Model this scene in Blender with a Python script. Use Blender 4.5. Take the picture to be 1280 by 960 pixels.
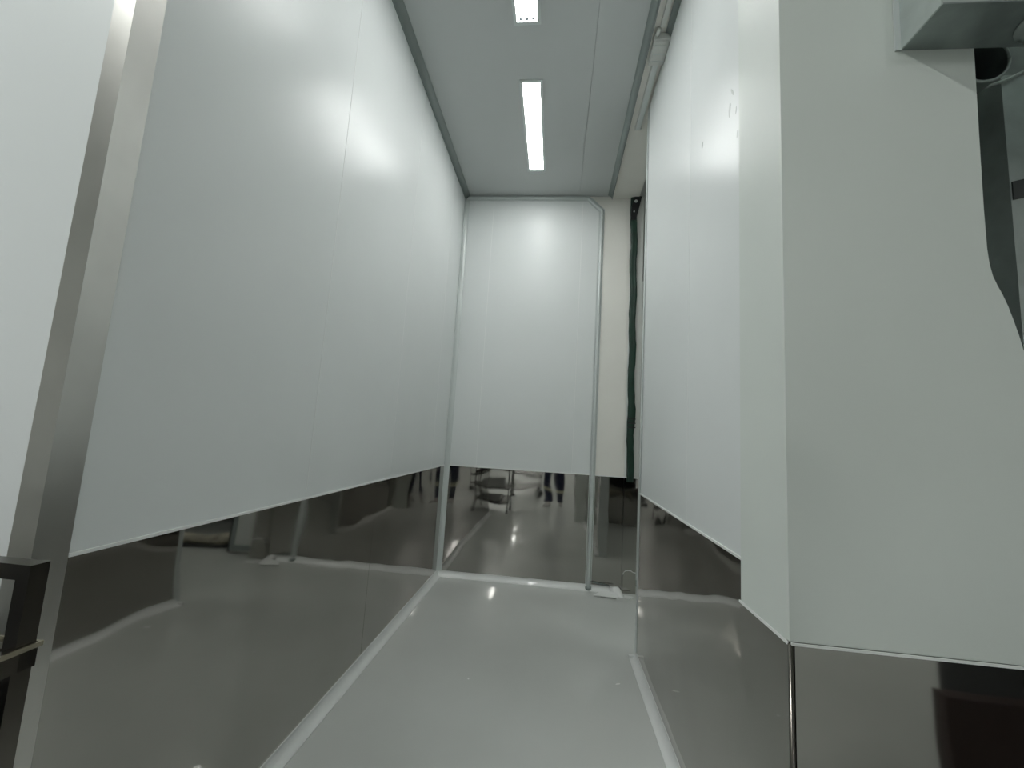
import bpy, bmesh, math, random
from mathutils import Vector, Matrix
random.seed(7)
S = bpy.context.scene
for o in list(bpy.data.objects): bpy.data.objects.remove(o)
COL = S.collection
PI = math.pi

# ------------------------------------------------------------ camera
F_PX, PITCH, ROLL, YAW, CAM_Z = 535.16, 0.120966, 0.060681, -0.104258, 1.355
cy_, sy_, cp_, sp_, cr_, sr_ = math.cos(YAW), math.sin(YAW), math.cos(PITCH), math.sin(PITCH), math.cos(ROLL), math.sin(ROLL)
fwd = Vector((sy_*cp_, cy_*cp_, sp_)); rt = Vector((cy_, -sy_, 0)); up = rt.cross(fwd)
r2 = cr_*rt + sr_*up; u2 = -sr_*rt + cr_*up
cam = bpy.data.cameras.new('camera'); cam.sensor_width = 36; cam.sensor_fit = 'HORIZONTAL'
cam.lens = F_PX/1280*36; cam.clip_start = 0.01; cam.clip_end = 100
co = bpy.data.objects.new('camera', cam); COL.objects.link(co)
M = Matrix((r2, u2, -fwd)).transposed().to_4x4(); M.translation = Vector((0, 0, CAM_Z))
co.matrix_world = M; S.camera = co

# ------------------------------------------------------------ world, exposure
w = bpy.data.worlds.new('world'); S.world = w; w.use_nodes = True
w.node_tree.nodes['Background'].inputs[0].default_value = (0.9, 1, 0.97, 1)
w.node_tree.nodes['Background'].inputs[1].default_value = 0.02
S.view_settings.view_transform = 'Standard'; S.view_settings.look = 'None'
S.view_settings.gamma = 1; S.view_settings.exposure = 0.18
S.view_settings.use_curve_mapping = False
LAMP = 27.0        # emission of the corridor lamps
HALL = 92.0         # emission of the hall lamps
SIDE = 45.0         # side room lamp, also the added one behind the right wall

# ------------------------------------------------------------ materials
def mat(name, col, rough=0.5, metal=0.0, spec=0.5, coat=0.0, noise=None, bump=None, rvar=None, emit=None, stretch=(1, 1, 1)):
    m = bpy.data.materials.new(name); m.use_nodes = True
    nt = m.node_tree; b = nt.nodes['Principled BSDF']
    b.inputs['Base Color'].default_value = (*col, 1); b.inputs['Roughness'].default_value = rough
    b.inputs['Metallic'].default_value = metal; b.inputs['Specular IOR Level'].default_value = spec
    b.inputs['Coat Weight'].default_value = coat; b.inputs['Coat Roughness'].default_value = 0.05
    tc = nt.nodes.new('ShaderNodeTexCoord'); mp = nt.nodes.new('ShaderNodeMapping')
    mp.inputs['Scale'].default_value = stretch; nt.links.new(tc.outputs['Object'], mp.inputs[0])
    def nz(scale, det=3):
        n = nt.nodes.new('ShaderNodeTexNoise'); n.inputs['Scale'].default_value = scale
        n.inputs['Detail'].default_value = det; nt.links.new(mp.outputs[0], n.inputs['Vector']); return n
    if noise:
        sc, amt = noise; n = nz(sc); r = nt.nodes.new('ShaderNodeMapRange')
        r.inputs['From Min'].default_value = 0.3; r.inputs['From Max'].default_value = 0.7
        r.inputs['To Min'].default_value = 1-amt; r.inputs['To Max'].default_value = 1+amt
        mx = nt.nodes.new('ShaderNodeVectorMath'); mx.operation = 'SCALE'; mx.inputs[0].default_value = col
        nt.links.new(n.outputs['Fac'], r.inputs['Value']); nt.links.new(r.outputs[0], mx.inputs['Scale'])
        nt.links.new(mx.outputs[0], b.inputs['Base Color'])
    if rvar:
        sc, lo, hi = rvar; n = nz(sc); r = nt.nodes.new('ShaderNodeMapRange')
        r.inputs['From Min'].default_value = 0.3; r.inputs['From Max'].default_value = 0.7
        r.inputs['To Min'].default_value = lo; r.inputs['To Max'].default_value = hi
        nt.links.new(n.outputs['Fac'], r.inputs['Value']); nt.links.new(r.outputs[0], b.inputs['Roughness'])
    last = None
    for sc, st, di in (bump or []):
        n = nz(sc, 1); bp = nt.nodes.new('ShaderNodeBump'); bp.inputs['Strength'].default_value = st
        bp.inputs['Distance'].default_value = di; nt.links.new(n.outputs['Fac'], bp.inputs['Height'])
        if last: nt.links.new(last.outputs[0], bp.inputs['Normal'])
        last = bp
    if last:
        nt.links.new(last.outputs[0], b.inputs['Normal'])
        if coat: nt.links.new(last.outputs[0], b.inputs['Coat Normal'])
    if emit:
        b.inputs['Emission Color'].default_value = (*emit[0], 1); b.inputs['Emission Strength'].default_value = emit[1]
    return m

PANEL = mat('white_panel', (0.745, 0.775, 0.77), 0.30, spec=0.19, noise=(2, 0.012), bump=[(1.3, 0.5, 0.004)])
SEAM = mat('seam_gasket', (0.86, 0.88, 0.87), 0.4)
CEIL = mat('ceiling_panel', (0.52, 0.545, 0.54), 0.42, noise=(2, 0.01))
IVORY = mat('ivory_wall', (0.82, 0.81, 0.76), 0.5, noise=(3, 0.015))
PAINT = mat('painted_plaster', (0.70, 0.745, 0.705), 0.42, spec=0.4, noise=(2.2, 0.02), bump=[(60, 0.15, 0.0006), (3, 0.4, 0.004)])
STEEL = mat('mirror_steel', (0.415, 0.40, 0.378), 0.035, 1.0, noise=(1.5, 0.04), bump=[(2.6, 0.8, 0.005), (0.8, 0.5, 0.010)], rvar=(5, 0.025, 0.06))
BRUSH = mat('brushed_steel', (0.58, 0.57, 0.54), 0.32, 1.0, noise=(5, 0.07), bump=[(4, 0.4, 0.003)])
TROLL = mat('trolley_steel', (0.15, 0.14, 0.125), 0.22, 1.0, noise=(3, 0.08))
ALU = mat('white_aluminium', (0.62, 0.66, 0.65), 0.30, 0.15, noise=(4, 0.02))
TRIM_SHADE = mat('shaded_aluminium', (0.25, 0.285, 0.275), 0.34, 0.25, noise=(4, 0.02))  # white aluminium darkened: shade under the ceiling put into the colour
COVE = mat('floor_cove', (0.78, 0.80, 0.785), 0.34, spec=0.9, coat=0.5, noise=(5, 0.03))
BEAD = mat('silicone_bead', (0.82, 0.84, 0.82), 0.4)
FLOOR = mat('epoxy_floor', (0.58, 0.60, 0.575), 0.33, spec=0.4, coat=0.4, noise=(1.1, 0.05), bump=[(3.5, 0.35, 0.003), (26, 0.25, 0.0009)], )
GREEN = mat('green_rubber', (0.008, 0.035, 0.022), 0.45, noise=(9, 0.3), bump=[(14, 0.6, 0.008)])
BLACK = mat('black_plastic', (0.012, 0.013, 0.014), 0.4)
DARK = mat('dark_grey_plastic', (0.05, 0.055, 0.055), 0.45)
PVC = mat('white_pvc', (0.60, 0.62, 0.59), 0.4)
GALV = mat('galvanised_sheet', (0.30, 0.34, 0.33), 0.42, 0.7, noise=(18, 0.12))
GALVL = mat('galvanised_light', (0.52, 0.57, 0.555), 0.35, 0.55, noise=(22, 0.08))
BROWN = mat('brown_duct', (0.10, 0.08, 0.075), 0.35, 0.2)
FRAME = mat('grey_door_frame', (0.30, 0.34, 0.335), 0.4, 0.3)
DOORW = mat('door_white', (0.66, 0.68, 0.66), 0.35)
HALLW = mat('hall_wall', (0.62, 0.63, 0.61), 0.5, noise=(1, 0.03))
SIDEW = mat('side_wall', (0.5, 0.51, 0.5), 0.55, noise=(1, 0.03))
RED = mat('brown_red_plastic', (0.06, 0.036, 0.032), 0.45)
CLOTH = mat('grubby_cloth', (0.50, 0.47, 0.38), 0.85, noise=(9, 0.45), bump=[(25, 0.8, 0.01)])
NAVY = mat('navy_cloth', (0.008, 0.012, 0.045), 0.8, noise=(30, 0.2), bump=[(20, 0.5, 0.006)])
REFL = mat('reflective_tape', (0.50, 0.50, 0.36), 0.35)
SKIN = mat('skin', (0.50, 0.30, 0.21), 0.5)
HAIR = mat('hair', (0.015, 0.012, 0.010), 0.5, noise=(60, 0.3))
SHOE = mat('white_shoe', (0.45, 0.45, 0.43), 0.5)
RUBB = mat('black_rubber', (0.02, 0.02, 0.02), 0.6)
TRAY = mat('white_tray', (0.62, 0.63, 0.61), 0.35)
DIFF = mat('lamp_diffuser', (0.9, 0.9, 0.9), 0.4, emit=((0.985, 1.0, 0.98), LAMP))
DIFH = mat('hall_lamp_diffuser', (0.9, 0.9, 0.9), 0.4, emit=((0.97, 1.0, 0.985), HALL))
DIFS = mat('side_lamp_diffuser', (0.9, 0.9, 0.9), 0.4, emit=((0.95, 1.0, 0.96), SIDE))
CLIP = mat('lamp_holder', (0.45, 0.5, 0.55), 0.4)
FLECK = mat('white_fleck', (0.85, 0.86, 0.84), 0.4)
SMUDGE = mat('grey_smudge', (0.55, 0.58, 0.565), 0.35)

# ------------------------------------------------------------ helpers
def obj(name, bm, m, parent=None, smooth=False, label=None, cat=None, group=None, kind=None, bevel=0, off=None):
    if bevel:
        bmesh.ops.bevel(bm, geom=[e for e in bm.edges if len(e.link_faces) == 2 and e.calc_face_angle(0) > 0.5],
                        offset=bevel, segments=2, affect='EDGES', clamp_overlap=True)
    bmesh.ops.recalc_face_normals(bm, faces=bm.faces)
    me = bpy.data.meshes.new(name); bm.to_mesh(me); bm.free(); me.materials.append(m)
    for p in me.polygons: p.use_smooth = smooth
    o = bpy.data.objects.new(name, me); COL.objects.link(o)
    if parent: o.parent = parent
    tag(o, label, cat, group, kind)
    return o
def tag(o, label=None, cat=None, group=None, kind=None):
    for k, v in (('label', label), ('category', cat), ('group', group), ('kind', kind)):
        if v: o[k] = v
def empty(name, loc, label=None, cat=None, group=None, kind=None, rz=0, parent=None):
    o = bpy.data.objects.new(name, None); COL.objects.link(o); o.location = loc; o.rotation_euler = (0, 0, rz)
    o.empty_display_size = 0.1
    if parent: o.parent = parent
    tag(o, label, cat, group, kind); return o
def addbox(bm, x0, x1, y0, y1, z0, z1):
    vs = [bm.verts.new(c) for c in ((x0,y0,z0),(x1,y0,z0),(x1,y1,z0),(x0,y1,z0),(x0,y0,z1),(x1,y0,z1),(x1,y1,z1),(x0,y1,z1))]
    for f in ((0,3,2,1),(4,5,6,7),(0,1,5,4),(1,2,6,5),(2,3,7,6),(3,0,4,7)): bm.faces.new([vs[i] for i in f])
    return vs
def box(name, x0, x1, y0, y1, z0, z1, m, parent=None, bevel=0, **k):
    bm = bmesh.new(); addbox(bm, x0, x1, y0, y1, z0, z1); return obj(name, bm, m, parent, bevel=bevel, **k)
def prism(name, pts, d, m, parent=None, bevel=0, **k):
    """pts: closed 3D polygon; d: extrusion vector"""
    bm = bmesh.new(); a = [bm.verts.new(p) for p in pts]; b = [bm.verts.new(Vector(p)+Vector(d)) for p in pts]
    bm.faces.new(a); bm.faces.new(b[::-1]); n = len(a)
    for i in range(n): bm.faces.new((a[i], a[(i+1) % n], b[(i+1) % n], b[i]))
    return obj(name, bm, m, parent, bevel=bevel, **k)
def sweep(bm, path, prof, frames, close=True):
    """prof: list of (a,b); frames: per path point (va, vb) vectors"""
    rings = []
    for p, (va, vb) in zip(path, frames):
        rings.append([bm.verts.new(Vector(p)+Vector(va)*a+Vector(vb)*b) for a, b in prof])
    n = len(prof)
    for r, s in zip(rings, rings[1:]):
        for i in range(n): bm.faces.new((r[i], r[(i+1) % n], s[(i+1) % n], s[i]))
    if close: bm.faces.new(rings[0][::-1]); bm.faces.new(rings[-1])
    return rings
def crown(name, axis, p, a, b, z0, z1, m, parent, out, depth=0.012, h=0.0022, **k):
    # wall panel bowed very slightly outwards between its joints; the face has vertices of its own
    bm = bmesh.new(); n = 16; us = [0.5-0.5*math.cos(PI*i/n) for i in range(n+1)]; fr = []; f2 = []; bk = []
    for u in us:
        d = p-out*h*abs(2*u-1)**3; q = p-out*depth; c = a+(b-a)*u
        for L_, v in ((fr, d), (f2, d), (bk, q)):
            for z in (z0, z1): L_.append(bm.verts.new((v, c, z) if axis == 'y' else (c, v, z)))
    face = [bm.faces.new((fr[2*i], fr[2*i+1], fr[2*i+3], fr[2*i+2])) for i in range(n)]
    for i in range(n):
        bm.faces.new((bk[2*i], bk[2*i+1], bk[2*i+3], bk[2*i+2]))
        for j in (0, 1): bm.faces.new((f2[2*i+j], f2[2*i+2+j], bk[2*i+2+j], bk[2*i+j]))
    for i in (0, n): bm.faces.new((f2[2*i], f2[2*i+1], bk[2*i+1], bk[2*i]))
    bm.faces.ensure_lookup_table()
    want = Vector((out, 0, 0)) if axis == 'y' else Vector((0, out, 0))
    o = obj(name, bm, m, parent, **k)
    me = o.data
    for f in me.polygons: f.use_smooth = f.index < n
    if me.polygons[n//2].normal.dot(want) < 0: me.flip_normals()
    return o
def covep(L, lip=0.005, n=8, back=0.0):
    pts = [(-back, -back), (L, -back), (L, lip)]
    for i in range(1, n):
        t = PI/2*i/n
        pts.append((L-(L-lip)*math.sin(t), L-(L-lip)*math.cos(t)))
    pts += [(lip, L), (-back, L)]
    return pts
def tube(bm, pts, r, n=10, cap=True):
    pts = [Vector(p) for p in pts]; rings = []; prev = None
    for i, p in enumerate(pts):
        t = ((pts[min(i+1, len(pts)-1)]-p).normalized() + (p-pts[max(i-1, 0)]).normalized()).normalized()
        if prev is None: a = t.orthogonal().normalized()
        else: a = (prev - t*prev.dot(t)).normalized()
        prev = a; b = t.cross(a); rr = r[i] if isinstance(r, (list, tuple)) else r
        rings.append([bm.verts.new(p+(a*math.cos(2*PI*k/n)+b*math.sin(2*PI*k/n))*rr) for k in range(n)])
    for s, q in zip(rings, rings[1:]):
        for k in range(n): bm.faces.new((s[k], s[(k+1) % n], q[(k+1) % n], q[k]))
    if cap: bm.faces.new(rings[0][::-1]); bm.faces.new(rings[-1])
def tubeo(name, pts, r, m, parent=None, n=10, **k):
    bm = bmesh.new(); tube(bm, pts, r, n); return obj(name, bm, m, parent, smooth=k.pop('smooth', True), **k)
def copy_tree(o, parent=None):
    c = o.copy(); COL.objects.link(c); c.parent = parent
    for ch in list(o.children): copy_tree(ch, c)
    return c

# ------------------------------------------------------------ setting
XL, XR, YB, ZC, ZS = -1.048, 0.584, 4.187, 3.85, 1.037
box('floor', -8, 8, -20, 9, -0.1, 0, FLOOR, kind='structure')

# ceiling of the corridor: board panels with fine joints, on a core slab
cl = box('ceiling', -1.2, 0.75, 0.80, 4.32, ZC+0.012, ZC+0.12, CEIL, kind='structure')
def holes(x0, x1, y0, y1): pass
LX0, LX1 = -0.343, -0.218
lampY = [(2.735, 3.727), (1.293, 2.285)]
for x0, x1 in ((XL, 0.142), (0.142, 0.50)):
    box('ceiling_board', x0+0.0012, x1-0.0012, 0.82, YB, ZC, ZC+0.012, CEIL, cl, bevel=0.001)

# left wall
wl = box('wall_left', XL-0.10, XL-0.012, 0.86, YB+0.1, 0, ZC, HALLW, kind='structure')
ys = [0.875, 1.795, 2.755, 3.713, YB]
for a, b in zip(ys, ys[1:]):
    crown('wall_panel', 'y', XL, a+0.0015, b-0.0015, ZS, ZC, PANEL, wl, 1)
    if b < YB: box('joint_strip', XL-0.012, XL-0.0012, b-0.0016, b+0.0016, ZS, ZC, SEAM, wl)
for a, b in ((0.875, 2.548), (2.548, YB)):
    box('kick_plate', XL-0.012, XL+0.0015, a+0.001, b-0.001, 0.045, ZS-0.002, STEEL, wl)
box('edge_bead', XL, XL+0.005, 0.88, YB-0.045, ZS-0.004, ZS+0.004, BEAD, wl)

# back wall
PX = 0.377
wb = box('wall_back', XL-0.1, 0.80, YB+0.012, YB+0.10, 0, ZC, HALLW, kind='structure')
xs = [XL, -0.742, 0.183, PX]
for i, (a, b) in enumerate(zip(xs, xs[1:])):
    if i == 2:
        prism('wall_panel', [(a+0.0022, YB, ZS), (b, YB, ZS), (b, YB, 3.70), (0.235, YB, 3.84), (a+0.0022, YB, 3.84)], (0, 0.012, 0), PANEL, wb)
    else:
        crown('wall_panel', 'x', YB, a+0.0015, b-0.0015, ZS, ZC, PANEL, wb, -1, h=0.0015)
    if i < 2: box('joint_strip', b-0.0016, b+0.0016, YB+0.0008, YB+0.012, ZS, ZC, SEAM, wb)
prism('ivory_panel', [(PX+.001, YB+0.003, ZS), (0.688, YB+0.003, ZS), (0.668, YB+0.003, 3.72), (0.655, YB+0.003, ZC), (0.225, YB+0.003, ZC), (0.237, YB+.003, 3.842), (PX+.001, YB+0.003, 3.701)], (0, 0.0085, 0), IVORY, wb, label='ivory painted strip of wall right of the grey post')
box('ivory_panel_edge', 0.674, 0.690, YB-0.004, YB+0.002, ZS, 3.60, BEAD, wb)
box('kick_plate', XL, PX, YB-0.0015, YB+0.012, 0.045, ZS-0.002, STEEL, wb)
box('kick_plate', PX, 0.672, YB-0.0015, YB+0.012, 0.0, ZS-0.004, STEEL, wb)
box('kick_plate', 0.674, 0.80, YB-0.010, YB+0.012, 0.0, ZS-0.006, STEEL, wb, bevel=0.003)
box('edge_bead', XL+0.045, 0.35, YB-0.005, YB, ZS-0.004, ZS+0.004, BEAD, wb)
box('edge_bead', 0.405, 0.80, YB-0.012, YB-0.0015, ZS-0.006, ZS+0.003, BEAD, wb)

# right wall (short) and its opening
wr = box('wall_right', XR+0.012, XR+0.095, 0.95, 2.98, 0, 3.83, HALLW, kind='structure')
for a, b in ((1.00, 1.975), (1.975, 2.985)):
    crown('wall_panel', 'y', XR, a+0.0015, b-0.0015, ZS-0.008, 3.83, PANEL, wr, -1)
box('joint_strip', XR+0.0012, XR+0.012, 1.9734, 1.9766, ZS-0.008, 3.83, SEAM, wr)
box('kick_plate', XR-0.0015, XR+0.012, 1.00, 2.985, 0.045, ZS-0.010, STEEL, wr)
box('edge_bead', XR-0.005, XR, 1.0, 2.97, ZS-0.012, ZS-0.004, BEAD, wr)
# aluminium end profile wrapping the free end
prism('end_profile', [(XR-0.004, 2.958, 0), (XR-0.004, 3.0, 0), (XR+0.10, 3.0, 0), (XR+0.10, 2.958, 0), (XR+0.096, 2.958, 0), (XR+0.096, 2.99, 0), (XR, 2.99, 0), (XR, 2.958, 0)], (0, 0, 3.83), ALU, wr)
# header above the opening and the beam strip along the ceiling
hd = box('beam', 0.475, 0.74, 0.82, YB-0.002, 3.825, 3.849, IVORY, kind='structure')

# aluminium coves
def cove(name, axis, a0, a1, corner, dirs, L, m, parent=None, kind=None, lip=0.005, **k):
    bm = bmesh.new(); pts = covep(L, lip)
    ax = {'x': 0, 'y': 1, 'z': 2}[axis]
    p0 = list(corner); p1 = list(corner); p0[ax] = a0; p1[ax] = a1
    fr = (Vector(dirs[0]), Vector(dirs[1]))
    sweep(bm, [p0, p1], pts, [fr, fr])
    return obj(name, bm, m, parent, kind=kind, **k)
cove('trim_1', 'y', 0.86, YB, (XL, 0, ZC), ((1, 0, 0), (0, 0, -1)), 0.048, TRIM_SHADE, kind='structure')
cove('trim_2', 'z', 0.05, ZC-0.048, (XL, YB, 0), ((1, 0, 0), (0, -1, 0)), 0.046, ALU, kind='structure')
cove('trim_3', 'y', 0.86, YB-0.02, (0.475, 0, ZC), ((-1, 0, 0), (0, 0, -1)), 0.045, TRIM_SHADE, kind='structure')
cove('trim_4', 'y', 1.0, 2.40, (XR, 0, 3.825), ((-1, 0, 0), (0, 0, -1)), 0.032, TRIM_SHADE, kind='structure')
# mitred half-round moulding framing the back wall panels
def halfround(wd, h, n=8):
    a = wd/2; b = a-0.010
    return [(-a, 0), (-a, 0.005), (-a+0.006, 0.005), (-a+0.007, 0.0006), (-b, 0.0006)] + [(-b*math.cos(PI*i/n), 0.002+h*math.sin(PI*i/n)) for i in range(0, n+1)] + [(b, 0.0006), (a-0.007, 0.0006), (a-0.006, 0.005), (a, 0.005), (a, 0)]
bm = bmesh.new()
path = [(PX, YB, 0.02), (PX, YB, 3.692), (0.236, YB, 3.824), (XL+0.03, YB, 3.824)]
fr = []
dirs = [(Vector(path[i+1])-Vector(path[i])).normalized() for i in range(3)]
nrm = [Vector((d.z, 0, -d.x)) for d in dirs]
fr.append((nrm[0], Vector((0, -1, 0))))
for i in (0, 1):
    m_ = (nrm[i]+nrm[i+1]); m_ = m_*(2/m_.length_squared); fr.append((m_, Vector((0, -1, 0))))
fr.append((nrm[2], Vector((0, -1, 0))))
sweep(bm, path, halfround(0.056, 0.020), fr)
pm = obj('trim_5', bm, ALU, kind='structure')
tubeo('post_foot', [(PX, YB-0.012, 0.0), (PX, YB-0.012, 0.032)], 0.029, GALV, pm, n=12)

# floor coves
fc = cove('baseboard_left', 'y', 0.86, YB, (XL, 0, 0), ((1, 0, 0), (0, 0, 1)), 0.048, COVE, kind='structure', lip=0.004)
box('edge_bead', XL+0.0015, XL+0.006, 0.88, YB-0.04, 0.0485, 0.054, BEAD, fc)
cove('baseboard_back', 'x', XL, 0.64, (0, YB, 0), ((0, -1, 0), (0, 0, 1)), 0.050, COVE, kind='structure', lip=0.004)
cb = cove('baseboard_right', 'y', 0.99, 2.975, (XR, 0, 0), ((-1, 0, 0), (0, 0, 1)), 0.044, COVE, kind='structure', lip=0.004)
# rounded end of the right cove
bm = bmesh.new(); addbox(bm, XR-0.046, XR-0.006, 2.970, 2.990, 0, 0.02); obj('cove_end', bm, COVE, cb, bevel=0.006)

# hall-side walls
wfl = box('wall_front_left', -7, XL-0.052, 0.816, 0.93, 0, 4.6, mat('hall_side_white', (0.80, 0.83, 0.83), 0.35, noise=(2, 0.01)), kind='structure')
box('kick_plate', -7, XL-0.053, 0.812, 0.816, 0.02, 0.90, STEEL, wfl)
# steel angle guard on the left wall end
prism('trim_6', [(XL+0.003, 0.880, 0), (XL+0.003, 0.810, 0), (XL-0.054, 0.810, 0), (XL-0.054, 0.814, 0), (XL-0.001, 0.814, 0), (XL-0.001, 0.880, 0)], (0, 0, 4.1), BRUSH, kind='structure')
box('wall_header', -1.1, 8, 0.83, 0.93, ZC+0.13, 4.6, HALLW, kind='structure')

# ------------------------------------------------------------ right column with its cladding
CX, CF, CBk = 0.410, 0.810, 1.000
cm = box('column', CX+0.008, 0.735, CF+0.012, CBk, 0, 4.0, PAINT, kind='structure',
         label='pale grey painted column clad in steel at the foot, nearest on the right', cat='column')
box('side_facing', CX, CX+0.008, CF+0.012, CBk, ZS+0.002, 4.0, PAINT, cm)
pts = [(CX, ZS+0.004), (1.45, ZS+0.004), (1.45, 1.22), (1.10, 1.27), (0.95, 1.34), (0.87, 1.42), (0.83, 1.48), (0.808, 1.525), (0.802, 1.550), (0.796, 1.580), (0.789, 1.608),
       (0.782, 1.634), (0.775, 1.655), (0.768, 1.671), (0.762, 1.688), (0.758, 1.710), (0.7560, 1.739), (0.7555, 1.80), (0.7565, 1.90), (0.758, 2.01), (0.760, 2.15), (0.760, 4.0), (CX, 4.0)]
prism('front_facing', [(x, CF, z) for x, z in pts], (0, 0.012, 0), PAINT, cm, label='front face of the column with a curved cut-out on its right edge')
box('kick_plate', CX-0.002, CX+0.004, CF+0.0, CBk, 0.0, ZS+0.001, STEEL, cm)
box('kick_plate', CX+0.006, 1.45, CF-0.004, CF+0.012, 0.0, ZS+0.001, STEEL, cm)
tubeo('corner_bead', [(CX+0.001, CF-0.001, 0.0), (CX+0.001, CF-0.001, ZS+0.001)], 0.0045, TROLL, cm, n=12)
bm = bmesh.new(); addbox(bm, CX-0.004, CX-0.002, CF, CBk, ZS-0.001, ZS+0.004); obj('edge_bead', bm, BEAD, cm)
bm = bmesh.new(); addbox(bm, CX, 1.45, CF-0.006, CF-0.003, ZS, ZS+0.004); obj('edge_bead', bm, BEAD, cm)

# header box over the right face
hb = empty('duct_box', (0.63, CF, 2.14), 'shallow folded sheet metal box fixed across the column top right', 'duct')
prism('side_plate', [(0, -0.0005, 0), (0, -0.090, 0), (0, -0.090, 1.2), (0, -0.0005, 1.2)], (0.003, 0, 0), GALVL, hb, label='sheet metal side of the box, lighter tone for the lit face')
prism('bottom_plate', [(0.003, -0.0005, 0), (0.003, -0.090, 0), (1.2, -0.090, 0), (1.2, -0.0005, 0)], (0, 0, 0.003), GALV, hb)  # darker metal than the side plate: underside shade put into the colour
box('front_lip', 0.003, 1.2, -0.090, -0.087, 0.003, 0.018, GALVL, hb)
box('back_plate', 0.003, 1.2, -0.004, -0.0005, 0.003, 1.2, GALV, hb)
box('side_flange', -0.010, 0.0, -0.004, -0.0005, -0.002, 1.2, ALU, hb)
bm = bmesh.new(); tube(bm, [(0.08, -0.05, 0.10), (0.35, -0.05, 0.10)], 0.032, 14); obj('pipe', bm, BROWN, hb, smooth=True, label='dark brown pipe inside the box')

# galvanised ductwork behind the cut-out
gd = empty('air_duct', (0.95, 1.05, 0), 'dull galvanised ductwork standing behind the curved cut-out at far right', 'duct')
box('duct_panel', 0.069, 0.60, -0.02, 0.25, 1.10, 2.28, GALVL, gd, bevel=0.004)
prism('strap', [(0.072, -0.0205, 1.962), (0.60, -0.0205, 2.10), (0.60, -0.0205, 2.15), (0.072, -0.0205, 2.006)], (0, -0.003, 0), DARK, gd)
box('back_sheet', -0.215, 0.6, 0.12, 0.125, 1.10, 2.6, GALV, gd)
def ring(name, c, R_, r_, m, parent, a0=0, a1=2*PI, ax='y', n=28):
    pts = []
    for i in range(n+1):
        t = a0+(a1-a0)*i/n
        pts.append((c[0]+R_*math.cos(t), c[1], c[2]+R_*math.sin(t)))
    return tubeo(name, pts, r_, m, parent, n=6)
bm = bmesh.new(); tube(bm, [(-0.045, -0.10, 2.25), (-0.045, 0.12, 2.25)], 0.055, 24, cap=False); obj('spigot', bm, GALV, gd, smooth=True)
ring('spigot_rim', (-0.045, -0.10, 2.25), 0.056, 0.003, GALVL, gd)
ring('duct_rim', (-0.10, -0.031, 2.62), 0.40, 0.004, GALVL, gd, a0=-1.5, a1=-0.6)
# round cap under the folded box
bm = bmesh.new(); tube(bm, [(0.205, -0.055, 0.0), (0.205, -0.055, -0.004), (0.205, -0.055, -0.010), (0.205, -0.055, -0.015)], [0.044, 0.044, 0.030, 0.006], 28); obj('round_cap', bm, GALVL, hb, smooth=True)

# ------------------------------------------------------------ ceiling lights in the corridor
def ceiling_light(name, loc, wd, ln, dm, label, group=None):
    t = empty(name, loc, label, 'lamp', group)
    h = 0.012; fw = 0.020
    bm = bmesh.new()
    for b in ((-wd/2-fw, -wd/2, -ln/2-fw, ln/2+fw), (wd/2, wd/2+fw, -ln/2-fw, ln/2+fw), (-wd/2, wd/2, -ln/2-fw, -ln/2), (-wd/2, wd/2, ln/2, ln/2+fw)):
        addbox(bm, b[0], b[1], b[2], b[3], -h, -0.001)
    obj('frame', bm, ALU, t)
    box('diffuser', -wd/2, wd/2, -ln/2, ln/2, -0.006, -0.001, dm, t)
    for x in (-0.3*wd, 0, 0.3*wd):
        box('tube_clip', x-0.010, x+0.010, ln/2-0.024, ln/2-0.008, -0.010, -0.006, CLIP, t)
    return t
for (a, b), lab in zip(lampY, ('lit white strip light farther along the corridor ceiling', 'nearer lit strip light cut off by the top edge of the view')):
    ceiling_light('ceiling_light', ((LX0+LX1)/2, (a+b)/2, ZC), LX1-LX0, b-a, DIFF, lab, 'corridor strip lights')

# ------------------------------------------------------------ trunking and junction box over the right wall
tk = empty('cable_trunking', (0.53, 2.0, 3.823), 'white plastic cable trunking under the beam above the right wall', 'conduit')
box('channel', -0.012, 0.030, 0.562, 1.16, -0.026, 0, PVC, tk, bevel=0.003)
box('cover', -0.006, 0.024, 0.56, 1.15, -0.031, -0.026, ALU, tk, bevel=0.002)
box('end_cap', -0.015, 0.034, 1.145, 1.165, -0.030, 0.001, PVC, tk, bevel=0.002)
box('channel', -0.020, 0.006, -0.95, 0.318, -0.022, 0, PVC, tk, bevel=0.003)
jb = empty('junction_box', (0.540, 2.455, 3.824), 'white plastic junction box between two lengths of trunking', 'junction box')
box('body', -0.050, 0.045, -0.085, 0.10, -0.045, 0, PVC, jb, bevel=0.012)
box('lid', -0.043, 0.038, -0.075, 0.09, -0.053, -0.045, PVC, jb, bevel=0.004)
for y in (-0.05, 0.01, 0.06): box('rib', -0.040, 0.035, y, y+0.004, -0.056, -0.053, ALU, jb)
tubeo('gland', [(-0.035, -0.13, -0.02), (-0.035, -0.08, -0.02)], 0.012, PVC, jb)

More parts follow.
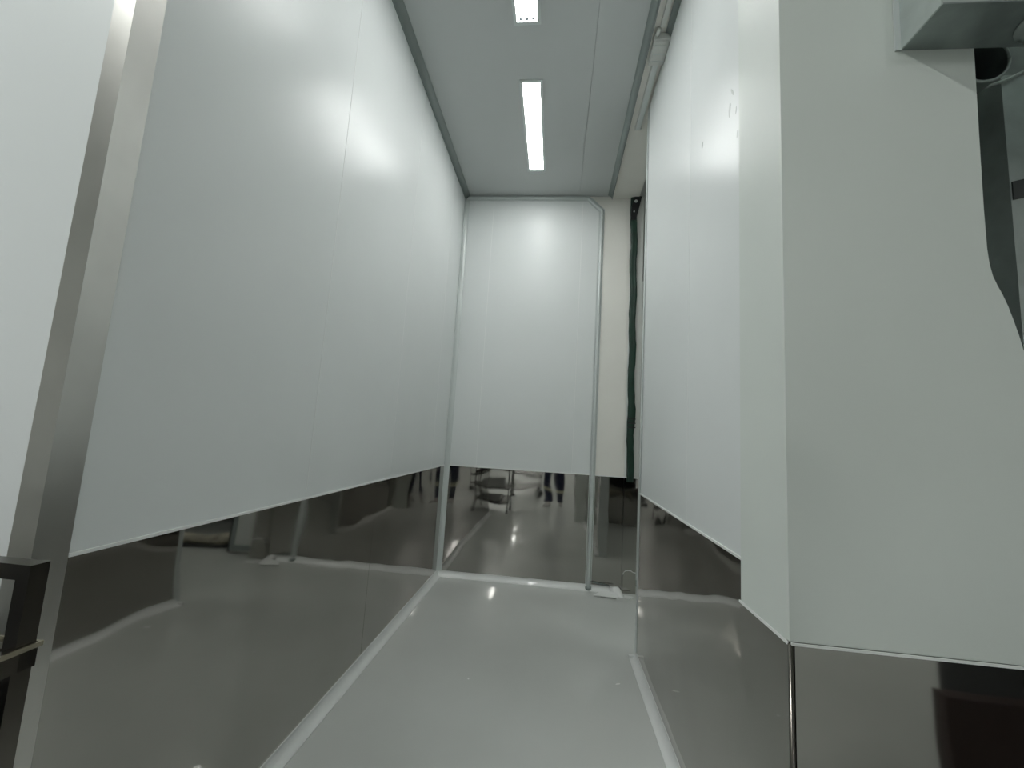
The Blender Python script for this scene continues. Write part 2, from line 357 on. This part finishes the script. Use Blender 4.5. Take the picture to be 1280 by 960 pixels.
# ------------------------------------------------------------ green gasket strip and its bracket
gg = empty('rubber_gasket', (0.72, YB-0.018, 0), 'dark green ragged rubber strip hanging beside the ivory wall', 'gasket')
bm = bmesh.new(); N = 46; rings = []
for i in range(N+1):
    z = 0.995+(3.86-0.995)*i/N
    cx = 0.005 - 0.030*i/N + 0.005*math.sin(i*0.7)+random.uniform(-.002, .002)
    wd = 0.031 + random.uniform(-0.002, 0.003) + (0.006 if 8 < i < 12 else 0)
    th = 0.012+0.004*math.sin(i*1.3)
    rings.append([bm.verts.new((cx+a*wd, b*th, z)) for a, b in ((-1, -0.6), (-0.5, -1.1), (0.4, -1), (1, -0.5), (1, 0.9), (-1, 0.9))])
for r_, s_ in zip(rings, rings[1:]):
    for k in range(6): bm.faces.new((r_[k], r_[(k+1) % 6], s_[(k+1) % 6], s_[k]))
bm.faces.new(rings[0][::-1]); bm.faces.new(rings[-1])
obj('strip', bm, GREEN, gg, smooth=True)
prism('bracket', [(-0.060, -0.022, 3.58), (-0.008, -0.022, 3.58), (0.045, -0.022, 3.82), (0.050, -0.022, 3.83), (-0.025, -0.022, 3.83), (-0.052, -0.022, 3.73)], (0, 0.010, 0), BLACK, gg, bevel=0.002)
for x, z, r_ in ((-0.012, 3.775, 0.016), (-0.028, 3.665, 0.008)):
    tubeo('screw_head', [(x, -0.027, z), (x, -0.0215, z)], r_, GALVL, gg, n=10)
for z in (1.50, 1.54, 1.58): box('tie', -0.033, 0.040, -0.017, -0.012, z, z+0.010, BLACK, gg)

# ------------------------------------------------------------ sliding door leaf behind the back wall, side room
dr = empty('door_1', (0.14, 4.297, 0), kind='structure')
box('door_leaf', 0.30, 1.00, 0.008, 0.05, 0.09, 3.0, DOORW, dr)
bm = bmesh.new()
addbox(bm, 0.25, 1.06, 0, 0.058, 0.03, 0.09); addbox(bm, 1.00, 1.06, 0, 0.058, 0.09, 3.06); addbox(bm, 0.25, 0.30, 0, 0.058, 0.09, 3.06)
obj('door_frame', bm, FRAME, dr)
box('door_seal', 1.061, 1.085, 0.0, 0.05, 0.02, 3.06, BLACK, dr)
box('lock_plate', 0.70, 0.76, 0.002, 0.0075, 0.95, 1.46, GALV, dr)
for z in (1.33, 1.26): tubeo('screw_head', [(0.73, -0.003, z), (0.73, 0.002, z)], 0.009, BLACK, dr, n=8)
box('wall_side_far', 0.8, 8, 8.2, 8.3, 0, 4.0, SIDEW, kind='structure')
box('wall_side_right', 5.5, 5.6, 0.94, 8.2, 0, 4.0, SIDEW, kind='structure')
box('wall_side_left', -1.3, -1.2, 4.5, 8.2, 0, 4.0, SIDEW, kind='structure')
box('ceiling_side', -1.3, 6, 0.94, 8.3, 3.975, 4.05, HALLW, kind='structure')
box('wall_side_near', 1.5, 8, 0.83, 0.93, 0, 3.98, HALLW, kind='structure')
ceiling_light('ceiling_light', (3.1, 6.6, 3.97), 0.14, 1.1, DIFS, 'lit strip light in the side room beyond the opening')
ceiling_light('ceiling_light', (2.2, 2.3, 3.97), 0.14, 1.1, DIFS, 'added strip light brightening the side room behind the right wall')  # added lamp without a known source, brightens the side room

# broken cove end, flake and plate added for the reflected arch at the foot of the jamb
bc = empty('broken_cove', (0.62, YB-0.05, 0), 'broken crumpled end of floor cove lying at the door jamb', 'debris')
bm = bmesh.new(); rg = []
for i, (x, h, d) in enumerate(((-0.05, 0.050, 0.06), (0.0, 0.060, 0.075), (0.03, 0.055, 0.085), (0.05, 0.030, 0.075), (0.062, 0.012, 0.05))):
    rg.append([bm.verts.new((x, a*d-0.03, b*h)) for a, b in ((0.9, 0), (0.9, 1), (0.5, 0.95), (0.1, 0.55), (-0.3, 0.22), (-0.6, 0.03), (-0.6, 0))])
for r_, s_ in zip(rg, rg[1:]):
    for k in range(7): bm.faces.new((r_[k], r_[(k+1) % 7], s_[(k+1) % 7], s_[k]))
bm.faces.new(rg[0][::-1]); bm.faces.new(rg[-1]); obj('lump', bm, COVE, bc, smooth=True)
prism('flake', [(-0.21, -0.125, 0.012), (-0.14, -0.075, 0.034), (-0.04, -0.065, 0.040), (0.005, -0.085, 0.026), (-0.005, -0.135, 0.010)], (0, 0, 0.005), COVE, bc)
prism('flake', [(0.06, -0.09, 0.001), (0.12, -0.10, 0.001), (0.15, -0.05, 0.001), (0.07, -0.03, 0.001)], (0, 0, 0.009), COVE, bc)
prism('torn_strip', [(-0.235, 0.035, 0.075), (-0.20, 0.035, 0.080), (-0.10, 0.035, 0.064), (-0.05, 0.035, 0.056), (-0.15, 0.035, 0.058)], (0, 0.008, 0), GALV, bc)
pp = empty('reflected_arch', (0.735, YB-0.012, 0), 'small round topped steel plate added for the arch reflected at the jamb foot', 'plate')
pl = [(-0.050, 0, 0.022), (-0.050, 0, 0.165)] + [(-0.050+0.045*(1-math.cos(t)), 0, 0.165+0.038*math.sin(t)) for t in [PI/2*i/6 for i in range(1, 7)]] + [(0.020, 0, 0.203), (0.035, 0, 0.192), (0.060, 0, 0.188), (0.060, 0, 0.022)]
prism('plate', pl, (0, -0.003, 0), mat('arch_steel', (0.42, 0.41, 0.38), 0.12, 1.0), pp)
tubeo('arch_rim', [(x, -0.004, z) for x, y, z in pl[1:-1]], 0.003, BEAD, pp, n=6)  # pale rim draws the bright arch of a reflected cove

# cloth bundle and black bin in the side room
mb = empty('cloth_bundle', (1.60, 4.50, 0), 'grubby cream cloth bundle lying on the side room floor', 'cloth', rz=1.2)
bm = bmesh.new(); pts = []; rr = []
for i in range(15):
    t = i/14; pts.append((0.03*math.sin(t*9), 1.1*t-0.4, 0.075+0.01*math.sin(t*14))); rr.append(0.055+0.02*math.sin(t*17)*(0.5)+0.015*random.random())
tube(bm, pts, rr, 12); obj('roll', bm, CLOTH, mb, smooth=True)
box('underside_board', -0.10, 0.10, -0.40, 0.70, 0.0, 0.03, BLACK, mb, bevel=0.008)
bn = empty('storage_bin', (2.3, 6.0, 0), 'large black plastic bin at the back of the side room', 'bin')
bm = bmesh.new(); addbox(bm, -1.1, 1.1, -0.5, 0.5, 0.12, 1.35); obj('body', bm, BLACK, bn, bevel=0.04)
box('lid', -1.14, 1.14, -0.54, 0.54, 1.35, 1.42, DARK, bn, bevel=0.02)
for x in (-1, 1):
    for y in (-.4, .4): box('foot', x-.08, x+.08, y-.08, y+.08, 0, 0.12, BLACK, bn)

# ------------------------------------------------------------ flecks on the floor
def fleck(x, y, l, wd, rz, label):
    bm = bmesh.new(); n = 9; top = [bm.verts.new((l*math.cos(2*PI*i/n)*random.uniform(.8, 1.1), wd*math.sin(2*PI*i/n)*random.uniform(.8, 1.1), 0.0008)) for i in range(n)]
    c = bm.verts.new((0, 0, 0.003)); bt = [bm.verts.new((v.co.x, v.co.y, 0)) for v in top]
    for i in range(n):
        bm.faces.new((top[i], top[(i+1) % n], c)); bm.faces.new((top[i], bt[i], bt[(i+1) % n], top[(i+1) % n]))
    bm.faces.new(bt[::-1])
    o = obj('paint_fleck', bm, FLECK, label=label, cat='fleck'); o.location = (x, y, 0); o.rotation_euler = (0, 0, rz)
fleck(0.427, 2.665, 0.016, 0.007, 0.5, 'small white fleck on the grey floor near the right cove')
fleck(-0.41, 2.54, 0.006, 0.008, 0, 'tiny white dot in the middle of the grey floor')

# ------------------------------------------------------------ hall behind the camera
box('wall_hall_back', -8, 8, -20.1, -20, 0, 4.6, HALLW, kind='structure')
box('wall_hall_left', -7.1, -7, -20, 0.9, 0, 4.6, HALLW, kind='structure')
box('wall_hall_right', 7, 7.1, -20, 0.9, 0, 4.6, HALLW, kind='structure')
box('ceiling_hall', -8, 8, -20.1, 0.93, 4.6, 4.7, HALLW, kind='structure')
k = 0
for x, y, where in ((-2.2, -8.7, 'middle of the left row'), (-1.9, -17.5, 'far end of the left row'), (2.6, -6.3, 'middle of the right row'), (2.6, -13.5, 'far end of the right row'), (-2.7, -1.0, 'near end of the left row')):
    ceiling_light('ceiling_light', (x, y, 4.598), 0.20, 1.6, DIFH, 'lit hall strip light, %s' % where, 'hall strip lights')

# trolley: posts, rails, shelves, casters, U handle
def trolley(loc, rz, label):
    t = empty('trolley', loc, label, 'trolley', 'stainless shelf trolleys', rz=rz)
    W, D, H = 0.86, 0.66, 0.975
    def post(x, y): return box('post', x-0.011, x+0.011, y-0.0125, y+0.0125, 0.14, H, TROLL, t, bevel=0.003)
    for x in (-W/2+.014, W/2-.014):
        for y in (-D/2+.014, D/2-.014):
            post(x, y)
            fk = box('caster_fork', x-0.018, x+0.018, y-0.02, y+0.02, 0.09, 0.14, GALV, t)
            bm = bmesh.new(); tube(bm, [(x-0.016, y+0.01, 0.052), (x+0.016, y+0.01, 0.052)], 0.052, 20); obj('caster_wheel', bm, RUBB, t, smooth=False)
    def rail(z, h=0.026):
        bm = bmesh.new()
        for b in ((-W/2, W/2, -D/2, -D/2+.022), (-W/2, W/2, D/2-.022, D/2), (-W/2, -W/2+.022, -D/2, D/2), (W/2-.022, W/2, -D/2, D/2)):
            addbox(bm, b[0], b[1], b[2], b[3], z, z+h)
        return obj('shelf_frame', bm, TROLL, t)
    for z in (0.20, 0.44, 0.70):
        rail(z); box('shelf', -W/2+.023, W/2-.023, -D/2+.023, D/2-.023, z+0.008, z+0.014, TROLL, t)
    rail(H, 0.030)
    bm = bmesh.new()
    for b in ((-W/2-.003, W/2+.003, D/2, D/2+.004), (W/2, W/2+.003, -D/2, D/2), (-W/2-.003, -W/2, -D/2, D/2), (-W/2-.003, W/2+.003, -D/2-.004, -D/2)):
        addbox(bm, b[0], b[1], b[2], b[3], H+0.027, H+0.034)
    obj('rim', bm, mat('rim_steel', (0.62, 0.57, 0.45), 0.25, 0.9), t, label='bright warm metal rim around the trolley top')
    # U handle of square tube across the far end
    bm = bmesh.new(); y = D/2-0.014; r = 0.012; HZ = H+0.05; s = 0.011; a = W/2-0.014
    P = [Vector((-a, y, HZ-.02)), Vector((-a, y, HZ+.088)), Vector((a, y, HZ+.088)), Vector((a, y, HZ-.02))]
    ds = [(P[k+1]-P[k]).normalized() for k in range(3)]; ns = [Vector((d.z, 0, -d.x)) for d in ds]; frs = [(ns[0], Vector((0, 1, 0)))]
    for k in (0, 1):
        m_ = ns[k]+ns[k+1]; frs.append((m_*(2/m_.length_squared), Vector((0, 1, 0))))
    frs.append((ns[2], Vector((0, 1, 0))))
    sweep(bm, P, [(-s, -.0125), (s, -.0125), (s, .0125), (-s, .0125)], frs)
    obj('handle', bm, TROLL, t, bevel=0.005)
    return t
t1 = trolley((-1.180, 0.282, 0), 0, 'stainless shelf trolley at bottom left with square tube handle')
def tray(x, y, z, rz, lab):
    t = empty('tray', (x, y, z), lab, 'tray', 'white trays on the trolleys', rz=rz)
    bm = bmesh.new(); addbox(bm, -.26, .26, -.17, .17, 0, .012); obj('base', bm, TRAY, t, bevel=.004)
    bm = bmesh.new()
    for b in ((-.26, .26, -.17, -.162), (-.26, .26, .162, .17), (-.26, -.252, -.162, .162), (.252, .26, -.162, .162)): addbox(bm, *b, .012, .07)
    obj('rim', bm, TRAY, t)
tray(-1.19, 0.28, 0.215, 0, 'white plastic tray on the bottom shelf of the near trolley')
tray(-1.14, 0.30, 0.455, 0, 'white plastic tray on the middle shelf of the near trolley')
bx_ = empty('crate', (-1.18, 0.28, 0.716), 'added black box darkening the top shelf of the near trolley', 'crate')  # added box stands in for the dark trolley interior
box('body', -.33, .33, -.24, .24, 0, .20, BLACK, bx_, bevel=.012); box('rim', -.338, .338, -.248, .248, .17, .19, DARK, bx_, bevel=.003)
t2 = copy_tree(t1); t2.location = (-0.60, -2.1, 0); t2.rotation_euler = (0, 0, 1.45); t2['label'] = 'stainless shelf trolley standing in the hall behind the photographer'

# crates on the right in the hall
cr = empty('barrier_board', (2.05, -0.24, 0), 'low dark brown red barrier board standing in the hall on the right', 'barrier')
box('board', -0.58, 0.58, -0.025, 0.025, 0.05, 0.50, RED, cr, bevel=0.008)
for x in (-.45, .45): box('foot', x-.04, x+.04, -.12, .12, 0, 0.05, DARK, cr, bevel=0.006)
for i, x in enumerate((2.22, 2.82)):
    c = empty('crate', (x, -0.66, 0), ('left', 'right')[i]+'-hand tall black crate behind the brown red barrier board', 'crate', 'black crates in the hall')
    box('body', -.25, .25, -.2, .2, 0, .92, BLACK, c, bevel=.015); box('rim', -.262, .262, -.212, .212, .86, .90, DARK, c, bevel=.004)

# ------------------------------------------------------------ people (seen only in the steel)
def skinned(name, verts, edges, m, parent, root=0, sub=2):
    me = bpy.data.meshes.new(name); me.from_pydata([v[:3] for v in verts], edges, [])
    me.materials.append(m); o = bpy.data.objects.new(name, me); COL.objects.link(o); o.parent = parent
    sk = o.modifiers.new('skin', 'SKIN'); sk.use_smooth_shade = True
    lay = me.skin_vertices[0].data if me.skin_vertices else None
    if lay is None:
        bm = bmesh.new(); bm.from_mesh(me); bm.verts.layers.skin.verify(); bm.to_mesh(me); bm.free(); lay = me.skin_vertices[0].data
    for i, v in enumerate(verts):
        rx = v[3]; ry = v[4] if len(v) > 4 else v[3]; lay[i].radius = (rx, ry); lay[i].use_root = (i == root)
    sb = o.modifiers.new('sub', 'SUBSURF'); sb.levels = sub; sb.render_levels = sub
    return o
def person(loc, rz, label, group, hands_up=True, bands=True, step=0.0, h=1.0):
    t = empty('person', loc, label, 'person', group, rz=rz); t.scale = (h, h, h)
    sh = 0.19
    if hands_up: el = [(0.27, 0.06, 1.10), (-0.27, 0.06, 1.10)]; wr_ = [(0.10, 0.30, 1.30), (-0.10, 0.30, 1.30)]
    else: el = [(0.27, -0.02, 1.12), (-0.27, -0.02, 1.12)]; wr_ = [(0.27, 0.07, 0.87), (-0.27, 0.07, 0.87)]
    V = [(0, 0, 0.95, .11, .08), (0, 0.0, 1.12, .12, .09), (0, -0.01, 1.30, .14, .10), (0, -0.01, 1.43, .10, .07), (0, 0.0, 1.50, .052), (0, 0.015, 1.57, .055)]
    E = [(0, 1), (1, 2), (2, 3), (3, 4), (4, 5)]
    # head
    V += [(0, 0.02, 1.60, .085, .095), (0, 0.018, 1.67, .098, .112), (0, 0.0, 1.73, .085, .098)]
    E += [(5, 6), (6, 7), (7, 8)]
    for s, k in ((1, 0), (-1, 1)):
        b = len(V); yy = step*s
        V += [(s*0.10, 0, 0.86, .085), (s*0.105, 0.01+yy*.5, 0.50, .055), (s*0.11, -0.01+yy, 0.28, .050), (s*0.11, -0.02+yy, 0.09, .035), (s*0.115, 0.05+yy, 0.045, .034), (s*0.12, 0.15+yy, 0.032, .026)]
        E += [(0, b), (b, b+1), (b+1, b+2), (b+2, b+3), (b+3, b+4), (b+4, b+5)]
        b = len(V); e = el[k]; w_ = wr_[k]; mid = [(e[i]*0.45+w_[i]*0.55) for i in range(3)]
        V += [(s*sh, -0.01, 1.42, .050), (*e, .038), (*mid, .034), (*w_, .024)]
        E += [(2, b), (b, b+1), (b+1, b+2), (b+2, b+3)]
        # palm and five fingers
        d = (Vector(w_)-Vector(mid)).normalized()
        if hands_up: d = (d+Vector((-s*0.3, 0.2, 0.8))).normalized()
        side = d.cross(Vector((0, 1, 0) if hands_up else (s, 0, 0))).normalized(); nrm_ = side.cross(d)
        if side.dot(Vector((-s, 0, 0) if hands_up else (0, 1, 0))) < 0: side = -side
        pc = Vector(w_)+d*0.055; V.append((*pc, .030, .016)); E.append((b+3, len(V)-1)); pi_ = len(V)-1
        for j, (off, ln) in enumerate(((0.030, 0.070), (0.010, 0.080), (-0.010, 0.075), (-0.030, 0.058))):
            root_ = pc+d*0.030+side*off; i0 = len(V)
            V.append((*root_, .0095)); V.append((*(root_+d*ln*0.5-nrm_*0.006), .0085)); V.append((*(root_+d*ln*0.9-nrm_*0.028), .007))
            E += [(pi_, i0), (i0, i0+1), (i0+1, i0+2)]
        th = Vector(w_)+d*0.025+side*0.030; i0 = len(V)
        V.append((*th, .011)); V.append((*(th+side*0.025+d*0.025), .0095)); V.append((*(th+side*0.030+d*0.055), .008))
        E += [(b+3, i0), (i0, i0+1), (i0+1, i0+2)]
    body = skinned('body', V, E, SKIN, t)
    # face: nose, eyes, mouth, ears
    hz = 1.665
    bm = bmesh.new(); tube(bm, [(0, 0.100, hz+.012), (0, 0.122, hz-.018), (0, 0.104, hz-.026)], [.006, .012, .006], 8); obj('nose', bm, SKIN, t, smooth=True)
    for s in (1, -1):
        bm = bmesh.new(); bmesh.ops.create_uvsphere(bm, u_segments=10, v_segments=8, radius=.011, matrix=Matrix.Translation((s*.030, .098, hz+.012))); obj('eye', bm, DARK, t, smooth=True)
        bm = bmesh.new(); bmesh.ops.create_uvsphere(bm, u_segments=10, v_segments=8, radius=1, matrix=Matrix.Translation((s*.083, .012, hz)) @ Matrix.Diagonal((.010, .018, .030, 1))); obj('ear', bm, SKIN, t, smooth=True)
    bm = bmesh.new(); tube(bm, [(-.022, .092, hz-.052), (0, .100, hz-.052), (.022, .092, hz-.052)], [.003, .006, .003], 8); obj('mouth', bm, RED, t, smooth=True)
    bm = bmesh.new(); bmesh.ops.create_uvsphere(bm, u_segments=20, v_segments=14, radius=1, matrix=Matrix.Translation((0, -.012, 1.712)) @ Matrix.Diagonal((.090, .104, .085, 1)))
    bmesh.ops.delete(bm, geom=[v for v in bm.verts if v.co.z < 1.66 or (v.co.y > .055 and v.co.z < 1.745)], context='VERTS')
    obj('hair', bm, HAIR, t, smooth=True)
    # trousers
    TV = [(0, 0, 1.00, .150, .118), (0, 0, 0.93, .150, .120)]; TE = [(0, 1)]
    for s in (1, -1):
        b = len(TV); yy = step*s
        TV += [(s*0.10, 0, 0.84, .105), (s*0.107, 0.01+yy*.5, 0.50, .083), (s*0.112, -0.01+yy, 0.28, .078), (s*0.112, -0.015+yy, 0.12, .076), (s*0.112, -0.015+yy, 0.07, .078)]
        TE += [(1, b), (b, b+1), (b+1, b+2), (b+2, b+3), (b+3, b+4)]
    tr = skinned('trousers', TV, TE, NAVY, t)
    if bands:
        for s in (1, -1):
            bm = bmesh.new(); yy = step*s
            tube(bm, [(s*0.112, -0.006+yy*.8, 0.325), (s*0.112, -0.009+yy*.85, 0.385)], .086, 18, cap=False); obj('reflective_band', bm, REFL, tr, smooth=True)
    # jacket
    JV = [(0, 0, 0.86, .185, .150), (0, 0, 0.93, .185, .150), (0, 0, 1.12, .150, .115), (0, -0.01, 1.30, .165, .125), (0, -0.01, 1.47, .105, .085)]; JE = [(0, 1), (1, 2), (2, 3), (3, 4)]
    for s, k in ((1, 0), (-1, 1)):
        b = len(JV); e = Vector(el[k]); w_ = Vector(wr_[k]); c_ = e.lerp(w_, 0.82)
        JV += [(s*sh, -0.01, 1.42, .068), (*e, .056), (*c_, .042)]; JE += [(3, b), (b, b+1), (b+1, b+2)]
    skinned('jacket', JV, JE, NAVY, t)
    for s in (1, -1):
        yy = step*s; bm = bmesh.new(); rg = []
        for y, wd, hh in ((-0.08, .030, .07), (-0.05, .040, .10), (0.03, .042, .10), (0.10, .048, .065), (0.17, .045, .05), (0.20, .025, .03)):
            rg.append([bm.verts.new((s*0.118+wd*math.cos(q), y+yy, max(0.0, hh*0.5+hh*0.5*math.sin(q)))) for q in [2*PI*i/12 for i in range(12)]])
        for r_, s_ in zip(rg, rg[1:]):
            for k in range(12): bm.faces.new((r_[k], r_[(k+1) % 12], s_[(k+1) % 12], s_[k]))
        bm.faces.new(rg[0][::-1]); bm.faces.new(rg[-1]); obj('shoe', bm, SHOE, t, smooth=True)
    return t
person((0.06, -0.38, 0), 0, 'person in navy work clothes with reflective leg bands, holding a phone', 'people in the hall', True, True)
person((-2.05, -0.62, 0), -0.5, 'person in dark work clothes standing left of the near trolley', 'people in the hall', False, True, 0.08)
person((0.70, -0.45, 0), 0.4, 'person in dark work clothes standing in the hall right of the photographer', 'people in the hall', False, False, 0.05, 0.97)
ph = empty('phone', (0.0, -0.035, 1.31), 'black phone held up by the photographer', 'phone')
box('case', -0.076, 0.076, -0.005, 0.004, -0.036, 0.036, BLACK, ph, bevel=0.002)
tubeo('lens', [(0, 0.004, 0.02), (0, 0.006, 0.02)], 0.007, DARK, ph)

# smudges on the right wall panel by the column
def smudge(y, z, l, wd, rx):
    bm = bmesh.new(); n = 10
    a = [bm.verts.new((0.0003, wd*math.cos(2*PI*i/n)*random.uniform(.7, 1.2), l*math.sin(2*PI*i/n)*random.uniform(.8, 1.1))) for i in range(n)]
    b = [bm.verts.new((-0.0006, v.co.y*.8, v.co.z*.8)) for v in a]
    for i in range(n): bm.faces.new((a[i], a[(i+1) % n], b[(i+1) % n], b[i]))
    bm.faces.new(b); bm.faces.new(a[::-1])
    o = obj('smudge', bm, SMUDGE, wr); o.location = (XR-0.0006, y, z); o.rotation_euler = (rx, 0, 0)
smudge(1.503, 2.590, 0.030, 0.011, 0.15); smudge(1.478, 2.640, 0.026, 0.005, -.55); smudge(1.446, 2.545, 0.016, 0.004, 0.2); smudge(1.438, 2.445, 0.014, 0.004, 0.2); smudge(1.795, 2.665, 0.016, 0.006, 0.2)
